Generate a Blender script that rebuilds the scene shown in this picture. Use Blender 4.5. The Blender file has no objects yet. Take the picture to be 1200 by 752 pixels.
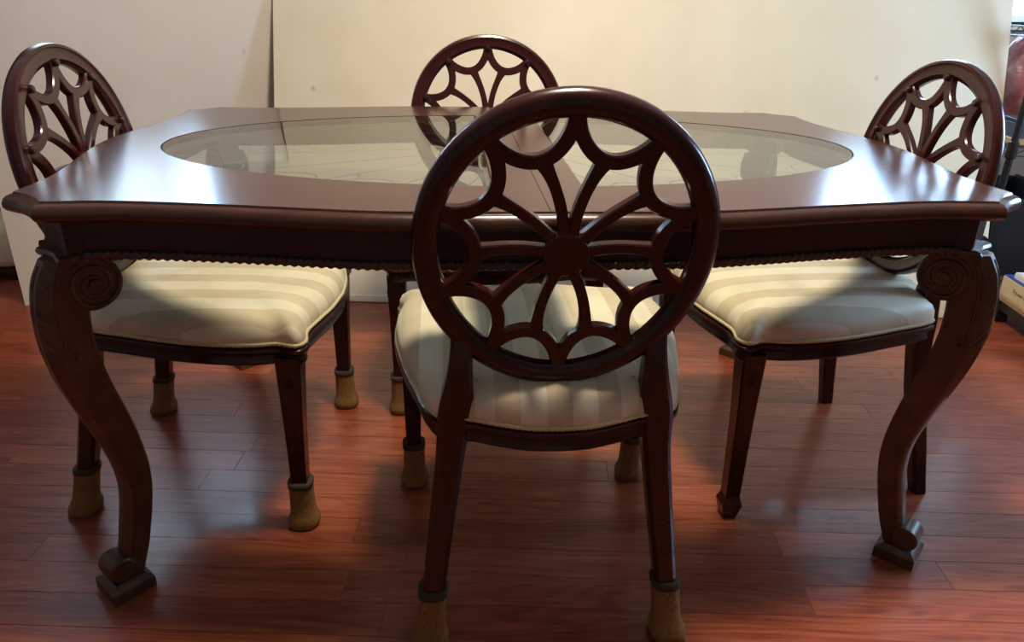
import bpy, bmesh, math, random
from mathutils import Vector, Matrix
random.seed(7)
PI = math.pi
sc = bpy.context.scene
COL = sc.collection

# ------------------------------------------------------------------ camera
F_PX, PITCH, ROLL, YAW = 881.0, .410, .024, .094
CAM = Vector((-.158, -1.659, 1.061))
fw = Vector((math.sin(YAW) * math.cos(PITCH), math.cos(YAW) * math.cos(PITCH), -math.sin(PITCH)))
rt = Vector((math.cos(YAW), -math.sin(YAW), 0))
up = rt.cross(fw)
r2 = rt * math.cos(ROLL) + up * math.sin(ROLL)
u2 = up * math.cos(ROLL) - rt * math.sin(ROLL)
cd = bpy.data.cameras.new('camera'); cam = bpy.data.objects.new('camera', cd); COL.objects.link(cam)
cam.matrix_world = Matrix(((r2.x, u2.x, -fw.x, CAM.x), (r2.y, u2.y, -fw.y, CAM.y), (r2.z, u2.z, -fw.z, CAM.z), (0, 0, 0, 1)))
cd.sensor_width = 36; cd.lens = F_PX / 1200 * 36; cd.clip_start = .02
sc.camera = cam

# ------------------------------------------------------------------ world, exposure
SKY_STRENGTH = 46.0
world = bpy.data.worlds.new('sky'); sc.world = world; world.use_nodes = True
bg = world.node_tree.nodes['Background']
bg.inputs['Color'].default_value = (.46, .70, 1.0, 1); bg.inputs['Strength'].default_value = SKY_STRENGTH
sc.view_settings.view_transform = 'Standard'; sc.view_settings.look = 'None'
sc.view_settings.gamma = 1; sc.view_settings.use_curve_mapping = False
sc.view_settings.exposure = -0.28
sc.cycles.use_denoising = True
sc.cycles.max_bounces = 10; sc.cycles.transparent_max_bounces = 12
sc.cycles.sample_clamp_indirect = 6
LAMP_W = 70.0

# ------------------------------------------------------------------ room frame
WA = math.atan2(-.1043, .9945)
def RM(x, y, z=0): return Vector((x * math.cos(WA) - y * math.sin(WA), x * math.sin(WA) + y * math.cos(WA), z))

# ------------------------------------------------------------------ helpers
class MB:
    def __init__(s): s.v = []; s.f = []
    def add(s, vs, fs):
        o = len(s.v); s.v += [tuple(p) for p in vs]; s.f += [tuple(i + o for i in f) for f in fs]; return s
    def loft(s, rings, closed=False, caps=True):
        n = len(rings[0]); vs = [p for r in rings for p in r]; fs = []
        m = len(rings)
        for i in range(m if closed else m - 1):
            a = i * n; b = ((i + 1) % m) * n
            for j in range(n):
                k = (j + 1) % n; fs.append((a + j, a + k, b + k, b + j))
        if caps and not closed:
            fs.append(tuple(range(n - 1, -1, -1))); fs.append(tuple((m - 1) * n + j for j in range(n)))
        return s.add(vs, fs)
    def box(s, x0, x1, y0, y1, z0, z1, ch=0):
        if ch:
            def r(d, z): return [(x0 + d, y0 + d, z), (x1 - d, y0 + d, z), (x1 - d, y1 - d, z), (x0 + d, y1 - d, z)]
            return s.loft([r(ch, z0), r(0, z0 + ch), r(0, z1 - ch), r(ch, z1)])
        return s.loft([[(x0, y0, z), (x1, y0, z), (x1, y1, z), (x0, y1, z)] for z in (z0, z1)])
    def tube(s, path, r, n=8, closed=False, flat=(1, 1), upv=(0, 0, 1)):
        path = [Vector(p) for p in path]; rings = []; m = len(path); upv = Vector(upv)
        for i, p in enumerate(path):
            a = path[(i - 1) % m] if (closed or i) else p; b = path[(i + 1) % m] if (closed or i < m - 1) else p
            t = (b - a).normalized(); x = t.cross(upv)
            if x.length < 1e-4: x = t.cross(Vector((1, 0, 0)))
            x.normalize(); y = x.cross(t)
            rr = r[i] if isinstance(r, (list, tuple)) else r
            rings.append([p + x * (math.cos(2 * PI * j / n) * rr * flat[0]) + y * (math.sin(2 * PI * j / n) * rr * flat[1]) for j in range(n)])
        return s.loft(rings, closed)
    def map(s, fn):
        s.v = [tuple(fn(Vector(p))) for p in s.v]; return s
    def build(s, name, mat, parent=None, smooth=40):
        me = bpy.data.meshes.new(name); me.from_pydata(s.v, [], s.f)
        bm = bmesh.new(); bm.from_mesh(me); bmesh.ops.recalc_face_normals(bm, faces=bm.faces); bm.to_mesh(me); bm.free()
        if smooth:
            me.shade_smooth(); me.set_sharp_from_angle(angle=math.radians(smooth))
        me.materials.append(mat)
        o = bpy.data.objects.new(name, me); COL.objects.link(o)
        if parent: o.parent = parent
        return o
def tag(o, label, cat, group=None):
    o['label'] = label; o['category'] = cat
    if group: o['group'] = group
    return o
def struct(o): o['kind'] = 'structure'; return o
def thing(name, loc, rz, label, cat, group=None):
    o = bpy.data.objects.new(name, None); COL.objects.link(o); o.location = loc; o.rotation_euler = (0, 0, rz)
    o.empty_display_size = .05
    return tag(o, label, cat, group)
def place(o, loc, rz=0): o.location = loc; o.rotation_euler = (0, 0, rz); return o
def catmull(P, n):
    out = []
    P = [Vector(p) for p in P]
    for i in range(len(P) - 1):
        p0 = P[max(i - 1, 0)]; p1 = P[i]; p2 = P[i + 1]; p3 = P[min(i + 2, len(P) - 1)]
        for j in range(n):
            t = j / n
            out.append(.5 * ((2 * p1) + (p2 - p0) * t + (2 * p0 - 5 * p1 + 4 * p2 - p3) * t * t + (3 * p1 - p0 - 3 * p2 + p3) * t ** 3))
    out.append(P[-1]); return out
def offset2(P, d):            # closed counter-clockwise 2-D loop; d > 0 goes outwards
    n = len(P); out = []
    for i in range(n):
        a = P[i - 1]; p = P[i]; b = P[(i + 1) % n]
        e1 = (p - a).normalized(); e2 = (b - p).normalized()
        n1 = Vector((e1.y, -e1.x)); n2 = Vector((e2.y, -e2.x)); m = (n1 + n2)
        m = m / max(m.length_squared / 2, .35)
        out.append(p + m * d)
    return out
def interp(tab, z):
    for (a, b) in zip(tab, tab[1:]):
        if (a[0] - z) * (b[0] - z) <= 0:
            t = (z - a[0]) / (b[0] - a[0]) if b[0] != a[0] else 0
            return [x + (y - x) * t for x, y in zip(a[1:], b[1:])]
    return list((tab[0] if abs(z - tab[0][0]) < abs(z - tab[-1][0]) else tab[-1])[1:])

# ------------------------------------------------------------------ materials
def srgb(r, g, b):
    f = lambda c: (c / 255 / 12.92) if c <= 10 else ((c / 255 + .055) / 1.055) ** 2.4
    return (f(r), f(g), f(b), 1)
class NT:
    def __init__(s, name):
        s.m = bpy.data.materials.new(name); s.m.use_nodes = True; s.t = s.m.node_tree; s.p = s.t.nodes['Principled BSDF']
    def n(s, typ, **kw):
        nd = s.t.nodes.new('ShaderNode' + typ)
        for k, v in kw.items():
            if k in nd.inputs: nd.inputs[k].default_value = v
            else: setattr(nd, k, v)
        return nd
    def l(s, a, b): s.t.links.new(a, b)
    def ramp(s, fac, stops):
        r = s.n('ValToRGB'); e = r.color_ramp.elements
        while len(e) < len(stops): e.new(.5)
        for i, (p, c) in enumerate(stops): e[i].position = p; e[i].color = c
        s.l(fac, r.inputs[0]); return r.outputs[0]
    def coords(s, scale, rnd=0.0):
        tc = s.n('TexCoord'); mp = s.n('Mapping'); mp.inputs['Scale'].default_value = scale
        s.l(tc.outputs['Object'], mp.inputs['Vector'])
        if rnd:
            oi = s.n('ObjectInfo'); ml = s.n('Math', operation='MULTIPLY'); ml.inputs[1].default_value = rnd
            s.l(oi.outputs['Random'], ml.inputs[0]); cb = s.n('CombineXYZ')
            for k in range(3): s.l(ml.outputs[0], cb.inputs[k])
            s.l(cb.outputs[0], mp.inputs['Location'])
        return mp.outputs['Vector']
    def noise(s, vec, scale, detail=3, rough=.5, dist=0.0):
        k = s.n('TexNoise'); k.inputs['Scale'].default_value = scale; k.inputs['Detail'].default_value = detail
        k.inputs['Roughness'].default_value = rough; k.inputs['Distortion'].default_value = dist; s.l(vec, k.inputs['Vector']); return k.outputs['Fac']
    def bump(s, h, st, dist=.002):
        b = s.n('Bump'); b.inputs['Strength'].default_value = st; b.inputs['Distance'].default_value = dist
        s.l(h, b.inputs['Height']); s.l(b.outputs[0], s.p.inputs['Normal'])
def plain(name, c, rough=.6, var=.12, nscale=30, bump=.1, metal=0, coat=0):
    k = NT(name); v = k.coords((1, 1, 1)); f = k.noise(v, nscale, 4)
    d = tuple(x * (1 - var) for x in c[:3]) + (1,); e = tuple(min(1, x * (1 + var)) for x in c[:3]) + (1,)
    k.l(k.ramp(f, [(.3, d), (.7, e)]), k.p.inputs['Base Color'])
    k.p.inputs['Roughness'].default_value = rough; k.p.inputs['Metallic'].default_value = metal
    k.p.inputs['Coat Weight'].default_value = coat
    if bump: k.bump(f, bump)
    return k.m
def wood(name, dark, light, rough, stretch=(2, 22, 22), coat=.0, wear=None, spec=.5, bump=.03):
    k = NT(name); v = k.coords(stretch, 3.0); f = k.noise(v, 3, 5, .6, .6)
    col = k.ramp(f, [(.28, dark), (.72, light)])
    if wear:
        v2 = k.coords((1, 1, 1)); f2 = k.noise(v2, 16, 4, .6); fac = k.ramp(f2, [(.48, (0, 0, 0, 1)), (.75, (1, 1, 1, 1))])
        mx = k.n('MixRGB'); k.l(fac, mx.inputs[0]); k.l(col, mx.inputs[1]); mx.inputs[2].default_value = wear; col = mx.outputs[0]
    k.l(col, k.p.inputs['Base Color']); k.p.inputs['Roughness'].default_value = rough
    k.p.inputs['Coat Weight'].default_value = coat; k.p.inputs['Coat Roughness'].default_value = .12
    k.p.inputs['Specular IOR Level'].default_value = spec
    if bump: k.bump(f, bump, .001)
    return k.m
M = {}
M['chair'] = wood('chair mahogany', srgb(36, 11, 10), srgb(56, 19, 17), .26, (6, 6, 3), coat=.2, spec=.35)
M['top'] = wood('tabletop veneer', srgb(58, 34, 29), srgb(76, 45, 37), .22, (1.5, 26, 26), coat=.0)
M['edge'] = wood('edge moulding wood', srgb(50, 28, 19), srgb(70, 42, 27), .30, (4, 10, 10), coat=.2)
M['apron'] = wood('apron wood', srgb(44, 22, 22), srgb(58, 30, 28), .40, (1.5, 20, 20), coat=.0, spec=.35)
M['leg'] = wood('carved leg wood', srgb(56, 30, 20), srgb(80, 46, 30), .40, (5, 5, 3), coat=.1, wear=srgb(96, 66, 42), bump=.06)
M['joint'] = plain('plank joint', srgb(108, 48, 30), .8, bump=0)

def floor_mat():
    k = NT('oak floor plank'); v = k.coords((1.6, 17, 17), 40.0)
    f = k.noise(v, 2.2, 5, .62, 1.6)
    vc = k.coords((1.1, 9, 9), 40.0); nc = k.noise(vc, 1.3, 1.2, .4, .3)          # contour lines of a stretched noise: cathedral grain
    mc_ = k.n('Math', operation='MULTIPLY'); k.l(nc, mc_.inputs[0]); mc_.inputs[1].default_value = 95
    wv = k.n('Math', operation='SINE'); k.l(mc_.outputs[0], wv.inputs[0])
    vf = k.coords((5, 260, 260), 40.0); fine = k.noise(vf, 1.0, 2)
    m = k.n('Math', operation='MULTIPLY_ADD'); k.l(wv.outputs[0], m.inputs[0]); m.inputs[1].default_value = .085; k.l(f, m.inputs[2])
    m2 = k.n('Math', operation='MULTIPLY_ADD'); k.l(fine, m2.inputs[0]); m2.inputs[1].default_value = .30; k.l(m.outputs[0], m2.inputs[2])
    col = k.ramp(m2.outputs[0], [(.40, srgb(108, 48, 30)), (.62, srgb(137, 67, 44)), (.95, srgb(162, 90, 60))])
    oi = k.n('ObjectInfo'); hv = k.n('HueSaturation')
    mr = k.n('MapRange'); k.l(oi.outputs['Random'], mr.inputs[0]); mr.inputs['To Min'].default_value = .80; mr.inputs['To Max'].default_value = 1.20
    k.l(mr.outputs[0], hv.inputs['Value']); k.l(col, hv.inputs['Color']); hv.inputs['Saturation'].default_value = 1.02
    k.l(hv.outputs[0], k.p.inputs['Base Color'])
    k.p.inputs['Roughness'].default_value = .34; k.p.inputs['Coat Weight'].default_value = .1; k.p.inputs['Coat Roughness'].default_value = .1
    k.bump(m2.outputs[0], .05, .001); return k.m
M['floor'] = floor_mat()

def fabric_mat():
    k = NT('striped satin fabric'); tc = k.n('TexCoord'); sx = k.n('SeparateXYZ'); k.l(tc.outputs['Object'], sx.inputs[0])
    a = k.n('Math', operation='MULTIPLY_ADD'); k.l(sx.outputs[0], a.inputs[0]); a.inputs[1].default_value = 2 * PI / .082; a.inputs[2].default_value = PI / 2
    s = k.n('Math', operation='SINE'); k.l(a.outputs[0], s.inputs[0])
    st = k.ramp(s.outputs[0], [(.0, (0, 0, 0, 1)), (.08, (1, 1, 1, 1))])
    v = k.coords((900, 260, 300)); w = k.noise(v, 1.0, 2); v2 = k.coords((1, 1, 1)); st2 = k.noise(v2, 14, 4)
    mx = k.n('MixRGB'); k.l(st, mx.inputs[0]); mx.inputs[1].default_value = srgb(226, 215, 190); mx.inputs[2].default_value = srgb(204, 188, 158)
    m3 = k.n('MixRGB', blend_type='MULTIPLY'); m3.inputs[0].default_value = .5; k.l(mx.outputs[0], m3.inputs[1])
    k.l(k.ramp(st2, [(.25, (.72, .7, .66, 1)), (.6, (1, 1, 1, 1))]), m3.inputs[2])
    k.l(m3.outputs[0], k.p.inputs['Base Color'])
    rg = k.n('MapRange'); k.l(st, rg.inputs[0]); rg.inputs['To Min'].default_value = .5; rg.inputs['To Max'].default_value = .68
    k.l(rg.outputs[0], k.p.inputs['Roughness'])
    k.p.inputs['Sheen Weight'].default_value = .25; k.bump(w, .12, .001); return k.m
M['fabric'] = fabric_mat()
M['gimp'] = plain('braid trim', srgb(204, 186, 146), .8, .2, 400, .5)
M['sock'] = plain('tan felt', srgb(128, 92, 48), .95, .25, 160, .5)
M['sockband'] = plain('brown elastic band', srgb(58, 46, 34), .9, .2, 200, .3)
M['cap'] = plain('dark wood cap', srgb(34, 13, 11), .25, .1, 60, 0)

def board_mat(name, c1, c2, mark):
    k = NT(name); v = k.coords((1, 1, 1)); f = k.noise(v, 2.2, 4, .6)
    col = k.ramp(f, [(.3, c1), (.7, c2)])
    vo = k.n('TexVoronoi'); vo.inputs['Scale'].default_value = 5.5; k.l(v, vo.inputs['Vector'])
    sp = k.ramp(vo.outputs['Distance'], [(.02, (1, 1, 1, 1)), (.075, (0, 0, 0, 1))])
    f3 = k.noise(v, 6, 2); g = k.ramp(f3, [(.47, (0, 0, 0, 1)), (.55, (.8, .8, .8, 1))])
    mm = k.n('Math', operation='MULTIPLY'); k.l(sp, mm.inputs[0]); k.l(g, mm.inputs[1])
    mx = k.n('MixRGB'); k.l(mm.outputs[0], mx.inputs[0]); k.l(col, mx.inputs[1]); mx.inputs[2].default_value = mark
    k.l(mx.outputs[0], k.p.inputs['Base Color']); k.p.inputs['Roughness'].default_value = .5
    v4 = k.coords((3, 60, 60)); f4 = k.noise(v4, 2, 3); k.bump(f4, .06, .001); return k.m
M['cream_board'] = board_mat('cream painted board', srgb(216, 206, 180), srgb(229, 221, 199), srgb(150, 130, 100))
M['white_board'] = board_mat('white painted board', srgb(212, 204, 192), srgb(222, 216, 206), srgb(170, 150, 130))
M['wall'] = plain('wall paint', srgb(214, 208, 196), .7, .03, 8, .04)
M['room'] = plain('taupe wall paint', srgb(150, 136, 122), .7, .03, 8, .04)
M['ceil'] = plain('ceiling paint', srgb(226, 222, 214), .8, .03, 40, .1)
M['white'] = plain('white trim paint', srgb(232, 230, 226), .45, .02, 10, 0)
M['steel'] = plain('black coated wire', srgb(18, 18, 20), .4, .1, 60, 0)
M['blind'] = plain('blind slat', srgb(236, 238, 242), .5, .02, 20, 0)

def glass_mat(name, tint, rough=0.0):
    k = NT(name); t = k.t; t.nodes.remove(k.p)
    tr = k.n('BsdfTransparent'); tr.inputs['Color'].default_value = tint
    gl = k.n('BsdfGlossy'); gl.inputs['Roughness'].default_value = rough
    lw = k.n('LayerWeight'); lw.inputs['Blend'].default_value = .5
    pw = k.n('Math', operation='POWER'); k.l(lw.outputs['Facing'], pw.inputs[0]); pw.inputs[1].default_value = 5
    ma = k.n('Math', operation='MULTIPLY_ADD'); k.l(pw.outputs[0], ma.inputs[0]); ma.inputs[1].default_value = .96; ma.inputs[2].default_value = .04
    mx = k.n('MixShader'); k.l(ma.outputs[0], mx.inputs[0]); k.l(tr.outputs[0], mx.inputs[1]); k.l(gl.outputs[0], mx.inputs[2])
    k.l(mx.outputs[0], t.nodes['Material Output'].inputs['Surface']); return k.m
M['glass'] = glass_mat('clear tabletop glass', (.93, .96, .93, 1), .01)
M['pane'] = glass_mat('window glass', (.97, .98, .98, 1))
M['etch'] = plain('etched groove', srgb(96, 92, 80), .6, .05, 50, 0)

# ------------------------------------------------------------------ the room
RX0, RX1, RY0, RY1, RH = -3.3, 2.75, -3.2, 2.75, 2.5
WA2 = 2.0; AX = 1.22                                   # alcove behind the rack
WB = 1.30                                              # back wall, room y
def rbox(name, mat, x0, x1, y0, y1, z0, z1, parent=None):
    o = MB().box(x0, x1, y0, y1, z0, z1).build(name, mat, parent, 0)
    if not parent: o.rotation_euler = (0, 0, WA); struct(o)
    return o
floor = rbox('floor', M['joint'], RX0 - .1, RX1 + .1, RY0 - .1, RY1 + .1, -.06, -.004)
rbox('ceiling', M['ceil'], RX0 - .1, RX1 + .1, RY0 - .1, RY1 + .1, RH, RH + .08)
W3 = (-.10, .60, .85, 1.65)                        # side window: room y range, z range
rbox('wall_left', M['room'], RX0 - .1, RX0, RY0 - .1, RY1 + .1, 0, RH)
for nm, xa, xb, (ya, yb, za, zb) in (('wall_right', RX1, RX1 + .1, W3),):
    mb = MB(); mb.box(xa, xb, RY0 - .1, ya, 0, RH); mb.box(xa, xb, yb, RY1 + .1, 0, RH); mb.box(xa, xb, ya, yb, 0, za); mb.box(xa, xb, ya, yb, zb, RH)
    struct(place(mb.build(nm, M['room'], None, 0), (0, 0, 0), WA))
rbox('wall_front', M['room'], RX0, RX1, RY0 - .1, RY0, 0, RH)
rbox('wall_far', M['wall'], RX0, RX1, RY1, RY1 + .1, 0, RH)
# back wall with two window openings, open passage on its left end
WX0 = -2.1
W1 = (-2.04, -1.22, 1.10, 2.05); W2 = (1.42, 2.62, .99, 1.80)
mb = MB()
for (x0, x1, z0, z1) in ((WX0, W1[0], 0, RH), (W1[0], W1[1], 0, W1[2]), (W1[0], W1[1], W1[3], RH), (W1[1], AX, 0, RH)):
    mb.box(x0, x1, WB, WB + .12, z0, z1)
mb.box(AX - .12, AX, WB + .12, WA2 + .12, 0, RH)
for (x0, x1, z0, z1) in ((AX, W2[0], 0, RH), (W2[0], W2[1], 0, W2[2]), (W2[0], W2[1], W2[3], RH), (W2[1], RX1, 0, RH)):
    mb.box(x0, x1, WA2, WA2 + .12, z0, z1)
wb = mb.build('wall_back', M['wall'], None, 0); wb.rotation_euler = (0, 0, WA); struct(wb)
# light shaft behind the back wall stays open to the sky: the room ends at the back wall on that side
def window(n, x0, x1, z0, z1, WB=WB):
    fr = MB(); t = .045; y0, y1 = WB + .03, WB + .09
    fr.box(x0, x1, y0, y1, z0, z0 + t); fr.box(x0, x1, y0, y1, z1 - t, z1)
    fr.box(x0, x0 + t, y0, y1, z0 + t, z1 - t); fr.box(x1 - t, x1, y0, y1, z0 + t, z1 - t)
    zm = (z0 + z1) / 2; fr.box(x0 + t, x1 - t, y0 + .01, y1 - .01, zm - .018, zm + .018)
    w = fr.build('window_%d' % n, M['white'], None, 0); w.rotation_euler = (0, 0, WA); struct(w)
    for (a, b) in ((z0 + t, zm - .018), (zm + .018, z1 - t)):
        MB().box(x0 + t, x1 - t, WB + .055, WB + .061, a, b).build('pane', M['pane'], w, 0)
    MB().box(x0 - .04, x1 + .04, WB - .05, WB + .03, z0 - .03, z0, .004).build('window_sill', M['white'], w, 0)
    return w
w1 = window(1, *W1); w2 = window(2, *W2, WA2)
def portal(n, x0, x1, z0, z1, WB=WB):
    nm = {1: 'window_back_left_offscreen', 2: 'window_back_right_offscreen'}[n]
    l = bpy.data.lights.new(nm, 'AREA'); l.shape = 'RECTANGLE'; l.size = x1 - x0; l.size_y = z1 - z0; l.cycles.is_portal = True
    o = bpy.data.objects.new(nm, l); COL.objects.link(o)
    o.location = RM((x0 + x1) / 2, WB + .13, (z0 + z1) / 2); o.rotation_euler = (PI / 2, 0, WA + PI)
    o.rotation_euler = (-PI / 2, 0, WA)
    return o
portal(1, *W1); portal(2, *W2, WA2)
for n, xw, sg, (ya, yb, za, zb) in ((3, RX1 + .05, 1, W3),):
    fr = MB(); t = .045; x0, x1 = xw - .03, xw + .03; zm = (za + zb) / 2
    fr.box(x0, x1, ya, yb, za, za + t); fr.box(x0, x1, ya, yb, zb - t, zb); fr.box(x0, x1, ya, ya + t, za + t, zb - t); fr.box(x0, x1, yb - t, yb, za + t, zb - t)
    fr.box(x0 + .01, x1 - .01, ya + t, yb - t, zm - .018, zm + .018)
    w = struct(place(fr.build('window_%d' % n, M['white'], None, 0), (0, 0, 0), WA))
    for (p, q_) in ((za + t, zm - .018), (zm + .018, zb - t)): MB().box(xw - .003, xw + .003, ya + t, yb - t, p, q_).build('pane', M['pane'], w, 0)
    l = bpy.data.lights.new('window_right_offscreen', 'AREA'); l.shape = 'RECTANGLE'; l.size = zb - za; l.size_y = yb - ya; l.cycles.is_portal = True
    o = bpy.data.objects.new('window_right_offscreen', l); COL.objects.link(o); o.location = RM(xw + sg * .06, (ya + yb) / 2, (za + zb) / 2)
    o.rotation_euler = (0, sg * PI / 2, WA)
# the far wall and ceiling behind the windows would shut out the sky: trim them to the passage at the left
for nm in ('wall_far', 'ceiling'):
    o = bpy.data.objects[nm]; me = o.data; bpy.data.objects.remove(o)
struct(place(MB().box(RX0, WX0 + .12, RY1, RY1 + .1, 0, RH).build('wall_far', M['wall'], None, 0), (0, 0, 0), WA))
mb = MB(); mb.box(RX0 - .1, RX1 + .1, RY0 - .1, WB + .12, RH, RH + .08); mb.box(AX - .12, RX1 + .1, WB + .12, WA2 + .12, RH, RH + .08); mb.box(RX0 - .1, WX0 + .12, WB + .12, RY1 + .1, RH, RH + .08)
struct(place(mb.build('ceiling', M['ceil'], None, 0), (0, 0, 0), WA))
struct(place(MB().box(WX0, WX0 + .12, WB + .12, RY1, 0, RH).build('wall_passage', M['wall'], None, 0), (0, 0, 0), WA))
# blind in the right window
bl = thing('window_blind', RM((W2[0] + W2[1]) / 2, WA2 - .02, 0), WA, 'white slatted blind hanging in the window behind the wire rack', 'blind')
hw = (W2[1] - W2[0]) / 2 - .05
MB().box(-hw, hw, -.012, .012, W2[3] - .10, W2[3] - .06).build('head_rail', M['white'], bl, 0)
sl = None
for i in range(17):
    z = W2[2] + .04 + i * .037
    if sl is None: sl = MB().box(-hw, hw, -.016, .016, -.0012, .0012).build('slat', M['blind'], bl, 0)
    else:
        c = sl.copy(); COL.objects.link(c); sl_ = c
    o = sl if i == 0 else c
    o.parent = bl; o.location = (0, 0, z); o.rotation_euler = (math.radians(36), 0, 0)

# floor planks
PW = .082; gapw = .00035
field = MB(); rows0, rows1 = -1.05, 1.55; y = RY0; row = 0; nplank = 0
rp = random.Random(11)
# rows are aligned so that a joint falls at room y = -.004
y = -.004 - math.ceil((-.004 - RY0) / PW) * PW
while y < RY1:
    xx = RX0 - rp.random() * .8; y0 = y + gapw; y1 = y + PW - gapw
    while xx < RX1:
        L = rp.choice((.55, .75, .9, 1.1, 1.35, 1.6)); a, b = max(xx, RX0) + gapw, min(xx + L, RX1) - gapw
        xx += L
        if b - a < .03: continue
        yy0, yy1 = max(y0, RY0), min(y1, RY1)
        if yy1 - yy0 < .01: continue
        if rows0 <= y <= rows1 and b > -2.7 and a < 2.75:
            m = MB(); d = .0003; cx, cy = (a + b) / 2, (yy0 + yy1) / 2; hx, hy = (b - a) / 2, (yy1 - yy0) / 2
            m.loft([[(-hx, -hy, -.004), (hx, -hy, -.004), (hx, hy, -.004), (-hx, hy, -.004)],
                    [(-hx, -hy, -d), (hx, -hy, -d), (hx, hy, -d), (-hx, hy, -d)],
                    [(-hx + d, -hy + d, 0), (hx - d, -hy + d, 0), (hx - d, hy - d, 0), (-hx + d, hy - d, 0)]])
            o = m.build('plank', M['floor'], floor, 0); o.location = (cx, cy, rp.uniform(-.0003, 0)); nplank += 1
        else:
            field.box(a, b, yy0, yy1, -.004, 0)
    y += PW
pf = field.build('plank_field', M['floor'], floor, 0); pf['kind'] = 'stuff'

# leaning cream board (a sheet on its long side) and the white panel beside it
LEAN = math.radians(16)
def board(name, mat, w, hgt, th):
    return MB().box(-w / 2, w / 2, 0, th, 0, hgt, .002).build(name, mat, None, 0)
cb = thing('backdrop_board', RM((1.713 - .888) / 2, .916, .0), WA, 'wide cream painted board leaning upright behind the far dining chair', 'board')
b1 = MB().box(-1.3005, 1.3005, 0, .016, .0, 1.14, .002).build('sheet', M['cream_board'], cb, 0); b1.rotation_euler = (-LEAN, 0, 0)
b1.location = (0, 0, .0)
b2 = MB().box(-1.2995, 1.2995, -.007, .0, .0, .026, .002).build('bottom_strip', M['cream_board'], cb, 0); b2.rotation_euler = (-LEAN, 0, 0)
p0 = RM(-1.751, .786); p1 = RM(-.8905, 1.240); dv = p1 - p0; ang = math.atan2(dv.y, dv.x)
wp = thing('backdrop_board', p0, ang, 'white painted board standing upright beside the chair at the table end', 'board')
b3 = MB().box(0, dv.length, 0, .018, 0, 1.068, .002).build('sheet', M['white_board'], wp, 0); b3.rotation_euler = (math.radians(0), 0, 0)

# ceiling lamp, warm
lamp = thing('ceiling_lamp', (.15, -.36, RH), 0, 'round warm ceiling lamp with frosted shade above the dining table', 'lamp')
prof = [(.02, 0), (.09, 0), (.10, -.02), (.10, -.03), (.02, -.03)]
def lathe(prof, n=32): return MB().loft([[(r * math.cos(2 * PI * j / n), r * math.sin(2 * PI * j / n), z) for j in range(n)] for r, z in prof])
lathe(prof).build('base', M['white'], lamp)
sh = NT('frosted shade'); sh.p.inputs['Base Color'].default_value = (.9, .85, .75, 1)
sh.p.inputs['Emission Color'].default_value = (1, .74, .46, 1); sh.p.inputs['Emission Strength'].default_value = 3
lathe([(.05, -.03), (.15, -.035), (.17, -.06), (.155, -.10), (.10, -.13), (.03, -.142)]).build('shade', sh.m, lamp)
ld = bpy.data.lights.new('ceiling_lamp_offscreen', 'AREA'); ld.shape = 'DISK'; ld.size = .34; ld.energy = LAMP_W; ld.color = (1, .85, .67)
lo = bpy.data.objects.new('ceiling_lamp_offscreen', ld); COL.objects.link(lo); lo.parent = lamp; lo.location = (0, 0, -.16)

# ------------------------------------------------------------------ the dining table
T = .762
tb = thing('dining_table', (0, 0, 0), 0, 'large dark wood dining table with oval glass inset and carved scroll legs', 'table')
front = catmull([(0, -.564), (.15, -.564), (.257, -.560), (.35, -.546), (.46, -.526), (.57, -.509), (.67, -.499), (.762, -.504)], 5)
Fp, Sp = Vector((.762, -.504)), Vector((.829, -.443))
cham = []
for i in range(1, 8):
    t = i / 8; p = Fp.lerp(Sp, t); nrm = Vector((-(Sp - Fp).y, (Sp - Fp).x)).normalized(); cham.append(p + nrm * .006 * math.sin(PI * t))
side = catmull([(.829, -.443), (.822, -.35), (.832, -.25), (.85, -.14), (.862, -.05), (.864, 0)], 5)
qA = [Vector(p[:2]) for p in front] + cham + [Vector(p[:2]) for p in side]       # from (0,-y) to (x,0), counter-clockwise
half_right = qA + [Vector((p.x, -p.y)) for p in reversed(qA[:-1])]              # (0,-.564) .. (0,.564)
loop = half_right[:-1] + [Vector((-p.x, -p.y)) for p in half_right[:-1]]        # closed, counter-clockwise
EA, EB, BANDX = .742, .405, .076
def half_oval(A, B, x0, n=48):
    a0 = math.acos(x0 / A); return [Vector((A * math.cos(-a0 + 2 * a0 * i / n), B * math.sin(-a0 + 2 * a0 * i / n))) for i in range(n + 1)]
def slab_with_hole(outer, hole, z0, z1):
    mb = MB()
    bm = bmesh.new(); ed = []
    for lp in (outer, hole):
        vs = [bm.verts.new((p.x, p.y, 0)) for p in lp]
        ed += [bm.edges.new((vs[i], vs[(i + 1) % len(vs)])) for i in range(len(vs))]
    bmesh.ops.triangle_fill(bm, use_beauty=True, use_dissolve=False, edges=ed, normal=(0, 0, 1))
    bm.verts.index_update(); vs = [v.co.copy() for v in bm.verts]; fs = [tuple(v.index for v in f.verts) for f in bm.faces]; bm.free()
    mb.add([(v.x, v.y, z1) for v in vs], fs); mb.add([(v.x, v.y, z0) for v in vs], fs)
    for lp in (outer, hole):
        n = len(lp); mb.add([(p.x, p.y, z0) for p in lp] + [(p.x, p.y, z1) for p in lp], [(i, (i + 1) % n, n + (i + 1) % n, n + i) for i in range(n)])
    return mb
hole = half_oval(EA, EB, BANDX)
outer_r = [Vector((p.x if p.x > .0005 else .0005, p.y)) for p in half_right]
topR = slab_with_hole(outer_r, hole, T - .028, T).build('tabletop', M['top'], tb, 30)
topL = topR.copy(); COL.objects.link(topL); topL.rotation_euler = (0, 0, PI)
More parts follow.
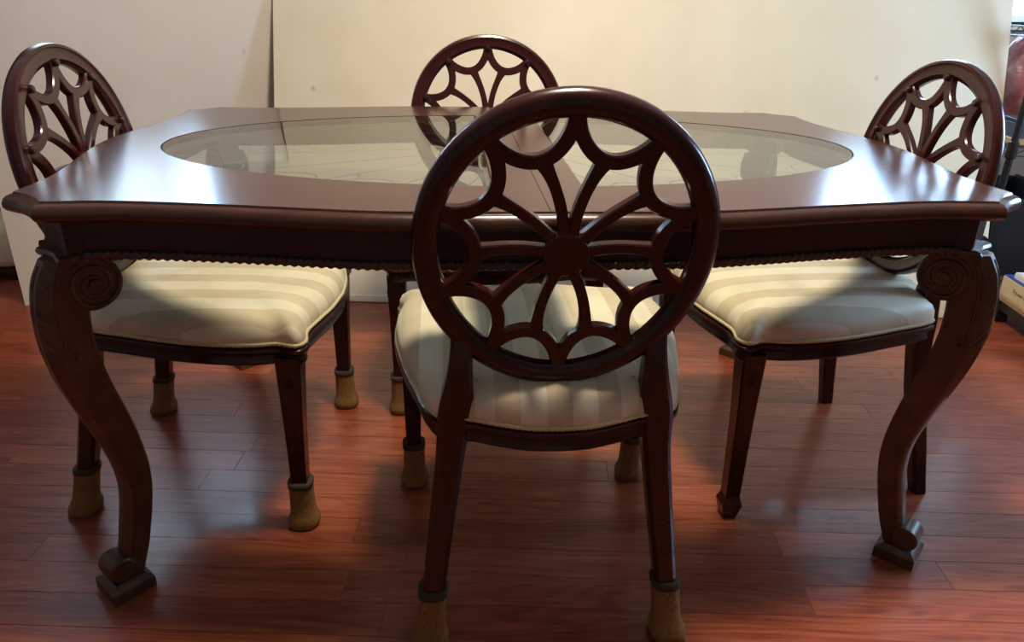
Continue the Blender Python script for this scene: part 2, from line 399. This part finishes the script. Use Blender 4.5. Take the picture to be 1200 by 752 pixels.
# dark groove just inside the edge and the moulding round it
def sweep_loop(path, prof):
    rings = []
    offs = {o: offset2(path, o) for o in set(p[0] for p in prof)}
    for i in range(len(path)): rings.append([(offs[o][i].x, offs[o][i].y, z) for o, z in prof])
    return rings
mold = [(.0, T - .0), (.0015, T - .0035), (.004, T - .004), (.009, T - .0055), (.0135, T - .010), (.016, T - .017), (.016, T - .023), (.013, T - .028), (.008, T - .031), (.004, T - .033), (-.02, T - .034), (-.02, T - .0285), (-.001, T - .0285)]
rings = sweep_loop(loop, mold); nq = len(half_right) - 1
MB().loft(rings[:nq + 1]).build('edge_moulding', M['edge'], tb, 35)
MB().loft(rings[nq:] + rings[:1]).build('edge_moulding', M['edge'], tb, 35)
# glass halves, a ledge under each, and the etched web
for sgn in (1, -1):
    rot = 0 if sgn == 1 else PI
    hg = offset2(hole, -.0022)
    gm = MB().loft([[(p.x, p.y, T - .0085) for p in hg], [(p.x, p.y, T - .0018) for p in hg], [(p.x, p.y, T - .0008) for p in offset2(hole, -.0034)]])
    g = gm.build('glass_panel', M['glass'], tb, 30); g.rotation_euler = (0, 0, rot)
    lb = offset2(hole, -.006); mbb = MB()
    a = [(p.x, p.y) for p in hole]; b = [(p.x, p.y) for p in lb]; n = len(a)
    rg = [[(a[i][0], a[i][1], T - .028), (a[i][0], a[i][1], T - .009), (b[i][0], b[i][1], T - .009), (b[i][0], b[i][1], T - .028)] for i in range(n)]
    led = mbb.loft(rg, True).build('glass_ledge', M['top'], tb, 30); led.rotation_euler = (0, 0, rot)
    em = MB()
    def strip(pts, w=.0011, z=T - .0089):
        em.loft([[(p.x - q.x * w, p.y - q.y * w, z), (p.x + q.x * w, p.y + q.y * w, z), (p.x + q.x * w, p.y + q.y * w, z + .0003), (p.x - q.x * w, p.y - q.y * w, z + .0003)] for p, q in pts])
    def line(P):
        out = []
        for i, p in enumerate(P):
            d = (P[min(i + 1, len(P) - 1)] - P[max(i - 1, 0)]).normalized(); out.append((p, Vector((-d.y, d.x))))
        strip(out)
    angs = [math.radians(a) for a in (-72, -57, -40.5, -25.5, -9, 9, 25.5, 40.5, 57, 72)]
    def rim(a): return 1 / math.sqrt((math.cos(a) / EA) ** 2 + (math.sin(a) / EB) ** 2)
    for a in angs:
        r0 = max(.14, (BANDX + .004) / math.cos(a)); r1 = rim(a) * .985
        line([Vector((math.cos(a), math.sin(a))) * (r0 + (r1 - r0) * i / 4) for i in range(5)])
    for a, b in zip(angs, angs[1:]):
        for k0, k1 in ((.975, .86),):
            line([Vector((math.cos(a + (b - a) * i / 10), math.sin(a + (b - a) * i / 10))) * rim(a + (b - a) * i / 10) * (k0 - (k0 - k1) * math.sin(PI * i / 10) ** .8) for i in range(11)])
    em.build('etched_web', M['etch'], g, 0)
# aprons, rope mouldings
nf = len(front); ns = len(side); nc = len(cham)
AP0, AP1 = .674, T - .0335
def sub(path, i0, i1): return [path[i % len(path)] for i in range(i0, i1 + 1)]
N = len(loop); q = len(qA) - 1
runs = {'front': (-(nf - 3), nf - 3), 'right': (nf + nc + 2, 2 * q - (nf + nc + 2)), 'back': (2 * q - (nf - 3), 2 * q + nf - 3), 'left': (2 * q + nf + nc + 2, 4 * q - (nf + nc + 2))}
o_out = offset2(loop, -.018); o_in = offset2(loop, -.042); o_rope = offset2(loop, -.0165)
for nm, (i0, i1) in runs.items():
    A = sub(o_out, i0, i1); B = sub(o_in, i0, i1)
    MB().loft([[(a.x, a.y, AP0), (a.x, a.y, AP1), (b.x, b.y, AP1), (b.x, b.y, AP0)] for a, b in zip(A, B)]).build('apron', M['apron'], tb, 30)
    # finely resampled path for the rope
    R = sub(o_rope, i0 - 1, i1 + 1); S = [0]
    for a, b in zip(R, R[1:]): S.append(S[-1] + (b - a).length)
    step = .0024; k = 0; path = []; s = 0
    while s < S[-1]:
        while S[k + 1] < s: k += 1
        t = (s - S[k]) / (S[k + 1] - S[k]); path.append((R[k].lerp(R[k + 1], t), s, (R[k + 1] - R[k]).normalized())); s += step
    rr = []
    for p, s, d in path:
        nrm = Vector((d.y, -d.x)); ring = []
        for j in range(16):
            th = 2 * PI * j / 16; r = .0074 * (1 + .17 * math.cos(2 * (th - 2 * PI * s / .0292))) 
            ring.append((p.x + nrm.x * math.cos(th) * r, p.y + nrm.y * math.cos(th) * r, AP0 - .0035 + math.sin(th) * r))
        rr.append(ring)
    MB().loft(rr).build('rope_moulding', M['edge'], tb, 60)
# corner posts, lips and legs (built once for the front left corner's frame: s outwards, t sideways)
FX, FY = .779, .480
prof_tab = [(.664, -.050, .000), (.63, -.048, .018), (.58, -.034, .028), (.52, -.031, .029), (.45, -.040, .018), (.38, -.057, .001), (.316, -.070, -.016),
            (.25, -.077, -.030), (.19, -.073, -.030), (.11, -.056, -.014), (.075, -.046, -.006), (.030, -.030, .006)]
def bulge(z): return .004 + .009 * min(1, max(0, (z - .30) / .16))
def leg_meshes():
    zs = [.664 - i * (.664 - .030) / 46 for i in range(47)]
    # smooth the table with catmull
    pi_ = catmull([(a[1], a[0]) for a in prof_tab], 8); po_ = catmull([(a[2], a[0]) for a in prof_tab], 8)
    rings = []
    for a, b in zip(pi_, po_):
        a = Vector((a[0], a[1])); b = Vector((b[0], b[1])); z = (a.y + b.y) / 2
        th = .0300 if z > .45 else .0300 - (.45 - z) / .45 * .007
        d = (b - a); c = .004; e = d.normalized() * c
        bul = d.normalized() * bulge(z)
        def P(p, t): return (p.x, t, p.y)
        rings.append([P(a + e, -th), P(b - e, -th), P(b, -th + c), P(b + bul, -th * .4), P(b + bul, th * .4), P(b, th - c), P(b - e, th), P(a + e, th), P(a, th - c), P(a, -th + c)])
    m = MB().loft(rings)
    # volute roll
    vc = Vector((-.045, .617)); R = .0455; n = 36; w = .0325
    m.loft([[(vc.x + rr * math.cos(2 * PI * j / n), t, vc.y + rr * math.sin(2 * PI * j / n)) for j in range(n)] for rr, t in ((R - .004, -w), (R, -w + .004), (R, w - .004), (R - .004, w))])
    vol = MB()
    for sg in (-1, 1):
        pts = []; rad = []
        for i in range(91):
            a = i / 90; ang = 2.1 + (-sg * 0 + 1) * a * 2 * PI * 2.35; r = R * (.86 * (1 - a) ** .9 + .10)
            pts.append((vc.x + r * math.cos(ang), sg * (w + .0003), vc.y + r * math.sin(ang))); rad.append(.0044 * (1 - .25 * a))
        vol.tube(pts, rad, 8, False, (1, 1), (0, 1, 0))
        vol.loft([[(vc.x + rr * math.cos(2 * PI * j / 16), sg * t, vc.y + rr * math.sin(2 * PI * j / 16)) for j in range(16)] for rr, t in ((.009, w - .002), (.008, w + .004), (.003, w + .006))])
        # crease bead running down the shoulder, ending in a curl
        pts = []
        for i in range(26):
            z = .655 - i * (.655 - .505) / 25; a, b = interp(prof_tab, z); pts.append((b - .010 - .004 * (i / 25), sg * (.0300), z))
        z0 = pts[-1]
        for i in range(1, 9): pts.append((z0[0] - .006 + .006 * math.cos(i * .5), sg * .0302, z0[2] - .007 * math.sin(i * .5) - .002))
        vol.tube(pts, .0030, 6, False, (1, 1), (0, 1, 0))
    leaf = MB()
    # carved leaf on the outer face: central rib and paired lobes
    def outer(z, t=0): return interp(prof_tab, z)[1] + bulge(z) * (1 - max(0, (abs(t) / .030 - .4) / .6)) - .0012
    rib = [(outer(z), 0, z) for z in [.655 - i * .0095 for i in range(19)]]
    leaf.tube(rib, [.0042 - .0001 * i for i in range(19)], 6, False, (1, 1), (0, 1, 0))
    for i in range(7):
        z = .645 - i * .021
        for sg in (-1, 1):
            P = [(outer(z - .020 * u * u, .026 * u) - .0008, sg * (.002 + .024 * u), z - .022 * u * u) for u in (0, .2, .4, .6, .8, 1)]
            leaf.tube(P, [.0022, .0028, .0032, .0030, .0026, .0012], 6, False, (1, 1), (1, 0, 0))
    foot = MB()
    h = .039
    def sq(hh, z): return [(-hh - .002, -hh, z), (hh - .002, -hh, z), (hh - .002, hh, z), (-hh - .002, hh, z)]
    foot.loft([sq(h, 0), sq(h, .023), sq(h - .003, .027), sq(h - .012, .033)])
    rc = Vector((.006, .056)); rad = .0255; n = 24; w = .026
    foot.loft([[(rc.x + rr * math.cos(2 * PI * j / n), t, rc.y + rr * math.sin(2 * PI * j / n)) for j in range(n)] for rr, t in ((rad - .006, -w - .001), (rad - .004, -w - .001), (rad - .003, -w), (rad, -w + .002), (rad, w - .002), (rad - .003, w), (rad - .004, w + .001), (rad - .006, w + .001))])
    post = MB(); hwid = .044
    ps = [(-.052, -hwid + .014), (-.030, -hwid), (.0, -hwid + .003), (.001, -hwid + .012), (-.006, -.012), (-.006, .012), (.001, hwid - .012), (.0, hwid - .003), (-.030, hwid), (-.052, hwid - .014)]
    def pr(k, z): return [(s - .013 + k, t * (1 + k * 6), z) for s, t in ps]
    post.loft([pr(0, .672), pr(0, AP1)])
    lip = MB()
    lip.loft([pr(.010, .660), pr(.016, .664), pr(.017, .668), pr(.014, .673), pr(.004, .675)])
    return m, vol, leaf, foot, post, lip
src = None
for (sx, sy) in ((-1, -1), (1, -1), (1, 1), (-1, 1)):
    ang = math.atan2(sy, sx); loc = Vector((sx * FX, sy * FY, 0))
    if src is None:
        m, vol, leaf, foot, post, lip = leg_meshes()
        lg = m.build('leg', M['leg'], tb, 32)
        kids = [vol.build('volute', M['leg'], lg, 50), leaf.build('carved_leaf', M['leg'], lg, 50), foot.build('foot', M['leg'], lg, 30)]
        po = post.build('corner_post', M['apron'], tb, 30); li = lip.build('corner_lip', M['edge'], tb, 40)
        src = (lg, kids, po, li)
    else:
        lg = src[0].copy(); COL.objects.link(lg); lg.parent = tb
        for kd in src[1]: c = kd.copy(); COL.objects.link(c); c.parent = lg
        po = src[2].copy(); li = src[3].copy()
        for c in (po, li): COL.objects.link(c); c.parent = tb
    for o in (lg, po, li): o.location = loc; o.rotation_euler = (0, 0, ang)

# ------------------------------------------------------------------ the dining chairs
ZS = .428                                    # top of the seat rail
YC, ZC, LAM = -.200, .717, math.radians(9)
def ringpt(a, b, c): return Vector((a, YC - b * math.sin(LAM) + c * math.cos(LAM), ZC + b * math.cos(LAM) + c * math.sin(LAM)))
RWX, RWY = .2065, .219
def egg(phi, dx=0.0):
    return Vector(((RWX + dx) * math.cos(phi) * (1 + .035 * math.sin(phi)), (RWY + dx) * math.sin(phi)))
def build_chair(socks):
    P = {}
    # seat outline, counter-clockwise
    hp = [(0, -.234), (.05, -.230), (.10, -.214), (.14, -.198), (.19, -.186), (.212, -.150), (.232, -.08), (.262, .03), (.276, .12), (.276, .19), (.268, .235), (.278, .272), (.255, .287), (.21, .279), (.15, .290), (.08, .305), (0, .312)]
    hc = [Vector(p[:2]) for p in catmull(hp, 4)]
    lp = hc + [Vector((-p.x, p.y)) for p in reversed(hc[1:-1])]
    prof = [(-.035, ZS), (-.002, ZS), (.004, ZS - .004), (.005, ZS - .010), (.0, ZS - .015), (-.004, ZS - .019), (-.003, ZS - .028), (-.001, ZS - .034), (-.004, ZS - .039), (-.010, ZS - .041), (-.035, ZS - .041)]
    P['seat_rail'] = MB().loft(sweep_loop(lp, prof), True)
    n = len(lp); cen = Vector((0, .05)); mb = MB(); rings = []
    for d, k, z in ((-.004, 1, .0), (.000, 1, .012), (0, .994, .026), (0, .972, .039), (0, .925, .051), (-.0, .83, .0605), (-.0, .66, .066), (-.0, .40, .070), (-.0, .12, .071)):
        if k == 1 or d: pts = offset2(lp, d)
        else: pts = [cen + (p - cen) * k for p in lp]
        rings.append([(p.x, p.y, ZS + z) for p in pts])
    P['cushion'] = mb.loft(rings)
    gp = offset2(lp, -.001)
    gm = MB(); L = 0; pts = []
    res = []
    for i in range(n):
        a = gp[i]; b = gp[(i + 1) % n]; m_ = max(1, int((b - a).length / .004))
        for j in range(m_): res.append(a.lerp(b, j / m_))
    P['braid_trim'] = MB().tube([(p.x, p.y, ZS + .0055) for p in res], [.0040 + .0010 * (i % 2) for i in range(len(res))], 6, True)
    bt = P['braid_trim']
    for sg in (-1, 1):
        bp = [(sg * .137, -.199, ZS + .006), (sg * .136, -.196, ZS + .022), (sg * .134, -.185, ZS + .040), (sg * .130, -.160, ZS + .0535), (sg * .126, -.140, ZS + .0575)]
        bp = catmull(bp, 5); bt.tube(bp, [.0044 + .0012 * (i % 2) for i in range(len(bp))], 6)
    # ring: rounded behind, flat with a groove in front
    sec = [(-.020, .004), (-.019, -.006), (-.013, -.014), (0, -.018), (.013, -.014), (.019, -.006), (.020, .004), (.017, .012), (.011, .014), (.008, .0115), (-.012, .0115), (-.014, .008)]
    rr = []
    for i in range(80):
        ph = 2 * PI * i / 80; p = egg(ph); d = (egg(ph + .01) - egg(ph - .01)).normalized(); nr = Vector((d.y, -d.x))
        rr.append([ringpt(p.x + nr.x * r, p.y + nr.y * r, c) for r, c in sec])
    P['back_ring'] = MB().loft(rr, True)
    # web fretwork
    web = MB()
    def strip(pts, ws, c0, th=.0085):
        rings = []
        for i, p in enumerate(pts):
            d = (pts[min(i + 1, len(pts) - 1)] - pts[max(i - 1, 0)]).normalized(); nr = Vector((d.y, -d.x)); w = ws[i] / 2; e = min(.0022, w * .4)
            q_ = [(-w, -th + e), (-w + e, -th), (w - e, -th), (w, -th + e), (w, th - e), (w - e, th), (-w + e, th), (-w, th - e)]
            rings.append([ringpt(p.x + nr.x * a, p.y + nr.y * a, c0 + b) for a, b in q_])
        web.loft(rings)
    hub = Vector((0, -.004))
    def wpt(ph, depth): return egg(ph, -.018 - depth)
    for k in range(10):
        a0 = PI / 2 + k * PI / 5; a1 = a0 + PI / 5
        pts = []; ws = []
        for i in range(25):
            u = -1 + 2 * i / 24; uu = math.sin(u * PI / 2)      # cluster at the ends
            dep = -.004 + .058 * max(0, 1 - abs(uu) ** 2.1) ** .5
            pts.append(wpt(a0 + (a1 - a0) * (uu * .97 + 1) / 2, dep)); ws.append(.0205)
        strip(pts, ws, 0.0002 * (k % 2))
        # spoke from hub to the arc's middle
        am = (a0 + a1) / 2; e = wpt(am, .058); s = hub + (e - hub).normalized() * .018
        d = (e - s); nr = Vector((-d.y, d.x)); nr = nr if nr.y > 0 else -nr
        c = (s + e) / 2 + nr * .13
        pts = []; ws = []
        for i in range(13):
            t = i / 12; pts.append(s * (1 - t) ** 2 + c * 2 * t * (1 - t) + e * t * t); ws.append(.0165 + .008 * abs(2 * t - 1) ** 4)
        strip(pts, ws, .0003)
    for k in range(10):                       # fillets where arcs meet the ring
        a0 = PI / 2 + k * PI / 5; strip([wpt(a0, -.006), wpt(a0, .010), wpt(a0, .022)], [.020, .020, .018], .0001)
    web.loft([[ringpt(hub.x + r * math.cos(2 * PI * j / 24), hub.y + r * math.sin(2 * PI * j / 24), c) for j in range(24)] for r, c in ((.033, -.0094), (.035, -.007), (.035, .007), (.033, .0094))])
    P['web_fretwork'] = web
    caps = []
    for k in range(10):
        a0 = PI / 2 + k * PI / 5; c = wpt(a0, .000); n_ = 12
        caps.append(MB().loft([[ringpt(c.x + r * math.cos(2 * PI * j / n_), c.y + r * math.sin(2 * PI * j / n_), z) for j in range(n_)] for r, z in ((.008, .008), (.008, .015), (.0055, .018), (.002, .0185))]))
    # rear leg with stile: z, x, y, half width x, half depth y
    tabr = [(0.0, .216, -.240, .0165, .0165), (.06, .210, -.228, .0175, .0175), (.11, .205, -.218, .0190, .0185), (.25, .188, -.192, .0215, .020), (.36, .174, -.180, .0235, .021),
            (.42, .168, -.178, .0270, .0215), (.455, .163, -.178, .0275, .021), (.50, .158, -.182, .0215, .019), (.54, .155, -.181, .0180, .016), (.575, .154, -.178, .0170, .013), (.60, .160, -.180, .012, .010)]
    def leg_from(tab, n=4, c=.35):
        cz = catmull([(t[1], t[2], t[0]) for t in tab], n); ch = catmull([(t[3], t[4], 0) for t in tab], n); rings = []
        for p, w in zip(cz, ch):
            a, b = w.x, w.y; k = min(a, b) * c
            rings.append([(p.x + x, p.y + y, p.z) for x, y in ((-a + k, -b), (a - k, -b), (a, -b + k), (a, b - k), (a - k, b), (-a + k, b), (-a, b - k), (-a, -b + k))])
        return MB().loft(rings)
    P['rear_leg'] = leg_from(tabr)
    if socks: tabf = [(.0, .256, .248, .015, .015), (.08, .256, .248, .0155, .0155), (.25, .255, .250, .0195, .0195), (.36, .254, .252, .0235, .0235), (.405, .254, .252, .0245, .0245)]
    else: tabf = [(.0, .256, .248, .015, .015), (.006, .256, .248, .0165, .0165), (.034, .256, .248, .0225, .0225), (.040, .256, .248, .0215, .0215), (.056, .256, .248, .0165, .0165), (.062, .256, .248, .0165, .0165), (.25, .255, .250, .0195, .0195), (.36, .254, .252, .0235, .0235), (.405, .254, .252, .0245, .0245)]
    P['front_leg'] = leg_from(tabf, 3, .12)
    # rosette carved at the top of the front leg (on the outer side face)
    ro = MB()
    cx_, cy_ = .254 + .0225, .252
    for j in range(8):
        a = 2 * PI * j / 8; c = Vector((cx_ + .0005, cy_ + .009 * math.cos(a), .352 + .011 * math.sin(a)))
        ro.tube([c + Vector((-.002, 0, 0)), c + Vector((.0015, 0, 0)), c + Vector((.003, 0, 0))], [.0042, .0036, .001], 6)
    c = Vector((cx_, cy_, .352)); ro.tube([c, c + Vector((.003, 0, 0)), c + Vector((.0045, 0, 0))], [.005, .004, .001], 8)
    P['rosette'] = ro
    def sock(x0, y0, x1, y1):               # x0,y0 foot; x1,y1 at the top of the sock
        def rg(r, z, e=.72):
            t = z / .11; cx, cy = x0 + (x1 - x0) * t, y0 + (y1 - y0) * t
            return [(cx + r * math.copysign(abs(math.cos(q_)) ** e, math.cos(q_)), cy + r * math.copysign(abs(math.sin(q_)) ** e, math.sin(q_)), z) for q_ in [2 * PI * j / 20 for j in range(20)]]
        body = MB().loft([rg(.029, .0005), rg(.0325, .006), rg(.0325, .018), rg(.0285, .028), rg(.0255, .040), rg(.0245, .07), rg(.0245, .100)])
        band = MB().loft([rg(.0245, .099), rg(.0262, .101), rg(.0262, .111), rg(.024, .1125)])
        return body, band
    P['sock_rear'] = sock(.215, -.240, .206, -.219) if socks else None
    P['sock_front'] = sock(.256, .248, .256, .248) if socks else None
    return P, caps
def mirror(mb): m = MB(); m.v = [(-x, y, z) for x, y, z in mb.v]; m.f = [tuple(reversed(f)) for f in mb.f]; return m
def make_chair(name, label, socks, group=None):
    P, caps = build_chair(socks); t = thing(name, (0, 0, 0), 0, label, 'chair', group)
    P['seat_rail'].build('seat_rail', M['chair'], t, 40)
    cu = P['cushion'].build('cushion', M['fabric'], t, 60); P['braid_trim'].build('braid_trim', M['gimp'], cu, 60)
    rg = P['back_ring'].build('back_ring', M['chair'], t, 50)
    for c in caps: c.build('screw_cap', M['cap'], rg, 40)
    P['web_fretwork'].build('web_fretwork', M['chair'], t, 30)
    for mir in (False, True):
        g = mirror if mir else (lambda x: x)
        for nm in ('rear_leg', 'front_leg'):
            lg = g(P[nm]).build('leg', M['chair'], t, 35)
            if nm == 'front_leg': g(P['rosette']).build('rosette', M['chair'], lg, 50)
            sk = P['sock_rear' if nm == 'rear_leg' else 'sock_front']
            if sk:
                s = g(sk[0]).build('felt_sock', M['sock'], lg, 60); s['label'] = 'tan felt sock over the foot'
                b = g(sk[1]).build('sock_band', M['sockband'], lg, 60)
    return t
def copy_tree(o, parent=None):
    c = o.copy(); COL.objects.link(c); c.parent = parent
    for ch in list(o.children): copy_tree(ch, c)
    return c
NEAR = ((.018, -.416, 0), 0.0)
LEFT = ((-.703, -.035, 0), -PI / 2 - .06)
RIGHT = ((.701, -.062, 0), PI / 2 + .04)
FAR = ((-.030, .414, 0), PI)
c_near = make_chair('dining_chair', 'web-back dining chair whose whole round back stands clear before the table edge', True)
place(c_near, *NEAR)
c_left = copy_tree(c_near); place(c_left, *LEFT); c_left['label'] = 'dining chair at the table end beside the white board, tan socks on its feet'
c_far = copy_tree(c_near); place(c_far, *FAR); c_far['label'] = 'dining chair tucked between the table and the cream leaning board'
c_right = make_chair('dining_chair', 'dining chair at the table end beside the wire rack, bare feet without socks', False)
place(c_right, *RIGHT)

# ------------------------------------------------------------------ wire rack at the right
RK = Vector((1.872, .90, 0)); rka = math.atan2(.987, .16)      # local x runs along the long side, local y across (to the right seen from the table)
rack = thing('wire_rack', RK, rka, 'black wire shelving rack standing beside the cream board', 'shelf rack')
RL, RWD = .74, .36
for px in (0, RL):
    for py in (0, -RWD):
        mb = MB().tube([(px, py, z) for z in (0, .02, 1.75)], [.016, .0125, .0125], 12)
        for zz in (.085, .585, .985, 1.5): mb.loft([[(px + r * math.cos(2 * PI * j / 12), py + r * math.sin(2 * PI * j / 12), z) for j in range(12)] for r, z in ((.013, zz - .03), (.019, zz - .026), (.017, zz + .03), (.013, zz + .034))])
        mb.build('post', M['steel'], rack, 40)
for zz in (.085, .585, .985, 1.5):
    mb = MB()
    for py in (0, -RWD):
        mb.tube([(0, py, zz + .012), (RL, py, zz + .012)], .003, 6); mb.tube([(0, py, zz - .020), (RL, py, zz - .020)], .003, 6)
        k = 14; mb.tube([(RL * i / k, py, zz + (.012 if i % 2 else -.020)) for i in range(k + 1)], .002, 5)
    for px in (0, RL):
        mb.tube([(px, 0, zz + .012), (px, -RWD, zz + .012)], .003, 6); mb.tube([(px, 0, zz - .020), (px, -RWD, zz - .020)], .003, 6)
        k = 6; mb.tube([(px, -RWD * i / k, zz + (.012 if i % 2 else -.020)) for i in range(k + 1)], .002, 5)
    for i in range(1, 30): mb.tube([(RL * i / 30, 0, zz + .012), (RL * i / 30, -RWD, zz + .012)], .0016, 4)
    mb.build('wire_shelf', M['steel'], rack, 40)
def on_rack(x, y, z): v = Matrix.Rotation(rka, 3, 'Z') @ Vector((x, y, 0)); return Vector((RK.x + v.x, RK.y + v.y, z))
SK = Vector((1.838, .755, 0)); ska = math.atan2(-.987, -.16)
st = thing('low_stand', SK, ska, 'low black stand with tan top carrying the stack of books', 'stand')
MB().box(.0, .62, .0, .36, .088, .106, .002).build('stand_top', plain('tan board', srgb(150, 122, 86), .6), st, 0)
for (x, y) in ((.03, .03), (.59, .03), (.03, .33), (.59, .33)): MB().box(x - .02, x + .02, y - .02, y + .02, 0, .088, .001).build('leg', M['steel'], st, 0)
MB().box(.03, .59, .012, .03, .05, .088).build('rail', M['steel'], st, 0)
def on_stand(x, y, z): v = Matrix.Rotation(ska, 3, 'Z') @ Vector((x, y, 0)); return Vector((SK.x + v.x, SK.y + v.y, z))
Z0 = .1062
def boxed(name, label, cat, x, y, z, l, w, h, side, top, group=None, rz=0.0):
    t = thing(name, on_stand(x, y, z), ska + rz, label, cat, group)
    MB().box(0, l, 0, w, 0, h - .004, .001).build('body', side, t, 0)
    MB().box(.001, l - .001, .001, w - .001, h - .0038, h, .0008).build('cover', top, t, 0); return t
mt = lambda n, *c: plain(n, srgb(*c), .5, .04, 60, 0)
m_cream, m_blue, m_white, m_red, m_navy = mt('box cream', 206, 186, 150), mt('cover blue', 40, 62, 150), mt('paper white', 226, 224, 220), mt('cover red', 140, 30, 34), mt('cover navy', 26, 30, 60)
bk = boxed('carton', 'cream carton with blue lid at the bottom of the stack on the low stand', 'box', .03, .006, Z0, .36, .24, .072, m_cream, m_blue)
z = Z0 + .072
def text(body, size, parent, loc, mat):
    cu = bpy.data.curves.new('lettering', 'FONT'); cu.body = body; cu.size = size; cu.extrude = .0003
    o = bpy.data.objects.new('tmp', cu); COL.objects.link(o); dg = bpy.context.evaluated_depsgraph_get()
    me = bpy.data.meshes.new_from_object(o.evaluated_get(dg)); bpy.data.objects.remove(o)
    me.materials.append(mat); t = bpy.data.objects.new('lettering', me); COL.objects.link(t); t.parent = parent
    t.rotation_euler = (PI / 2, 0, 0); t.location = loc; return t
text('Try-out lab', .020, bk, (.075, -.0006, .030), mt('ink', 30, 28, 36))
boxed('book', 'white paperback lying on the blue lidded carton', 'book', .07, .018, z, .30, .21, .022, m_white, m_white, None, .03); z += .022
boxed('book', 'white book with navy cover in the stack on the low stand', 'book', .10, .030, z, .28, .20, .034, m_white, m_navy, None, -.02); z += .034
boxed('book', 'thin white booklet beneath the red book', 'book', .125, .034, z, .26, .19, .016, m_white, m_white, None, .03); z += .016
boxed('book', 'red book on top of the stack on the low stand', 'book', .145, .042, z, .24, .18, .030, m_red, m_red)
# things on the rack shelves
zt = .585 + .0152
t = thing('wooden_board', on_rack(.02, -.30, zt), rka, 'small pale wooden board on the middle rack shelf', 'board')
wd = wood('pale pine', srgb(170, 130, 84), srgb(200, 160, 110), .6, (3, 20, 20))
MB().box(0, .42, 0, .29, 0, .022, .002).build('plank', wd, t, 0)
t = thing('paper_tray', on_rack(.03, -.27, zt + .0222), rka, 'shallow dark grey tray on the pale wooden board', 'tray')
mg = mt('tray grey', 70, 74, 80); mb = MB(); mb.box(0, .20, 0, .25, 0, .006)
for a in ((0, .008, 0, .25), (.192, .20, 0, .25), (.008, .192, 0, .008), (.008, .192, .242, .25)): mb.box(a[0], a[1], a[2], a[3], .006, .05)
mb.build('tray_body', mg, t, 0)
t = thing('paper_stack', on_rack(.045, -.25, zt + .0284), rka, 'stack of dark papers inside the grey tray', 'paper')
MB().box(0, .16, 0, .21, 0, .055, .002).build('sheets', mt('dark card', 52, 54, 60), t, 0)
t = thing('storage_crate', on_rack(.04, -.32, .1002), rka, 'black open crate on the bottom shelf of the wire rack', 'crate')
mk = mt('crate black', 26, 26, 30); mb = MB(); mb.box(0, .45, 0, .29, 0, .008)
for a in ((0, .01, 0, .29), (.44, .45, 0, .29), (.01, .44, 0, .01), (.01, .44, .28, .29)): mb.box(a[0], a[1], a[2], a[3], .008, .30)
mb.build('crate_body', mk, t, 0)
MB().box(-.006, .456, -.006, 0, .28, .305).build('rim', mk, t, 0)
# bag on the tray: plastic carrier, reddish
t = thing('plastic_bag', on_rack(.345, -.15, zt + .0222), rka, 'crumpled reddish brown plastic bag on the middle rack shelf', 'bag')
def bag_mat():
    k = NT('crumpled plastic'); v = k.coords((1, 1, 1)); f = k.noise(v, 9, 3, .5, .5)
    k.l(k.ramp(f, [(.35, srgb(120, 58, 56)), (.55, srgb(168, 100, 98)), (.75, srgb(206, 190, 204))]), k.p.inputs['Base Color'])
    k.p.inputs['Roughness'].default_value = .25; k.bump(k.noise(v, 30, 4), .6, .01); return k.m
rb = random.Random(3); rings = []
for i in range(12):
    u = i / 11; r = .098 * (math.sin(PI * (.12 + .80 * u)) ** .6) * (1 - .25 * u)
    rings.append([((r * 1.15 + rb.uniform(-.008, .008)) * math.cos(2 * PI * j / 20), (r + rb.uniform(-.008, .008)) * math.sin(2 * PI * j / 20) * 1.2, u * .34) for j in range(20)])
MB().loft(rings).build('bag_body', bag_mat(), t, 60)

# ------------------------------------------------------------------ beyond the passage at the left
t = thing('bench', RM(-2.56, 1.0, 0), WA, 'cream cushioned low bench seen past the end of the white board', 'bench')
mc = plain('cream cushion', srgb(222, 204, 168), .8, .05, 60, .1)
def rrect(x0, x1, y0, y1, r, n=5):
    out = []
    for cx, cy, a in ((x1 - r, y0 + r, -PI / 2), (x1 - r, y1 - r, 0), (x0 + r, y1 - r, PI / 2), (x0 + r, y0 + r, PI)):
        out += [(cx + r * math.cos(a + PI / 2 * i / n), cy + r * math.sin(a + PI / 2 * i / n)) for i in range(n + 1)]
    return out
MB().loft([[(x, y, z) for x, y in rrect(0 - d, .66 + d, 0 - d, .28 + d, .04)] for d, z in ((-.03, .055), (-.005, .07), (0, .09), (0, .19), (-.01, .212), (-.04, .222))]).build('seat_cushion', mc, t, 60)
MB().box(.01, .65, .02, .26, .03, .056, .004).build('frame', M['apron'], t, 0)
for (x, y) in ((.05, .05), (.61, .05), (.05, .23), (.61, .23)): MB().tube([(x, y, 0), (x, y, .03)], .02, 10).build('leg', M['apron'], t, 40)
t = bpy.data.objects.new('door_1', None); COL.objects.link(t); place(t, RM(-2.75, 2.42, 0), WA); struct(t)
wdk = wood('red brown wood', srgb(120, 60, 40), srgb(150, 82, 56), .45, (20, 20, 2))
MB().box(0, .80, 0, .035, 0, 1.95, .003).build('slab', wdk, t, 0)
for (a, b) in ((.12, .85), (1.0, 1.82)): MB().box(.12, .68, -.010, 0, a, b, .006).build('raised_panel', wdk, t, 0)

# crumbs on the floor
cr = MB().loft([[(.004 * r * math.cos(2 * PI * j / 7), .0028 * r * math.sin(2 * PI * j / 7), z) for j in range(7)] for r, z in ((.6, 0), (1, .002), (.5, .004))]).build('crumb', mt('crumb white', 225, 220, 205), None, 60)
tag(cr, 'tiny white crumb on the floor beside a chair sock', 'crumb'); cr.location = (-.475, -.302, .0)
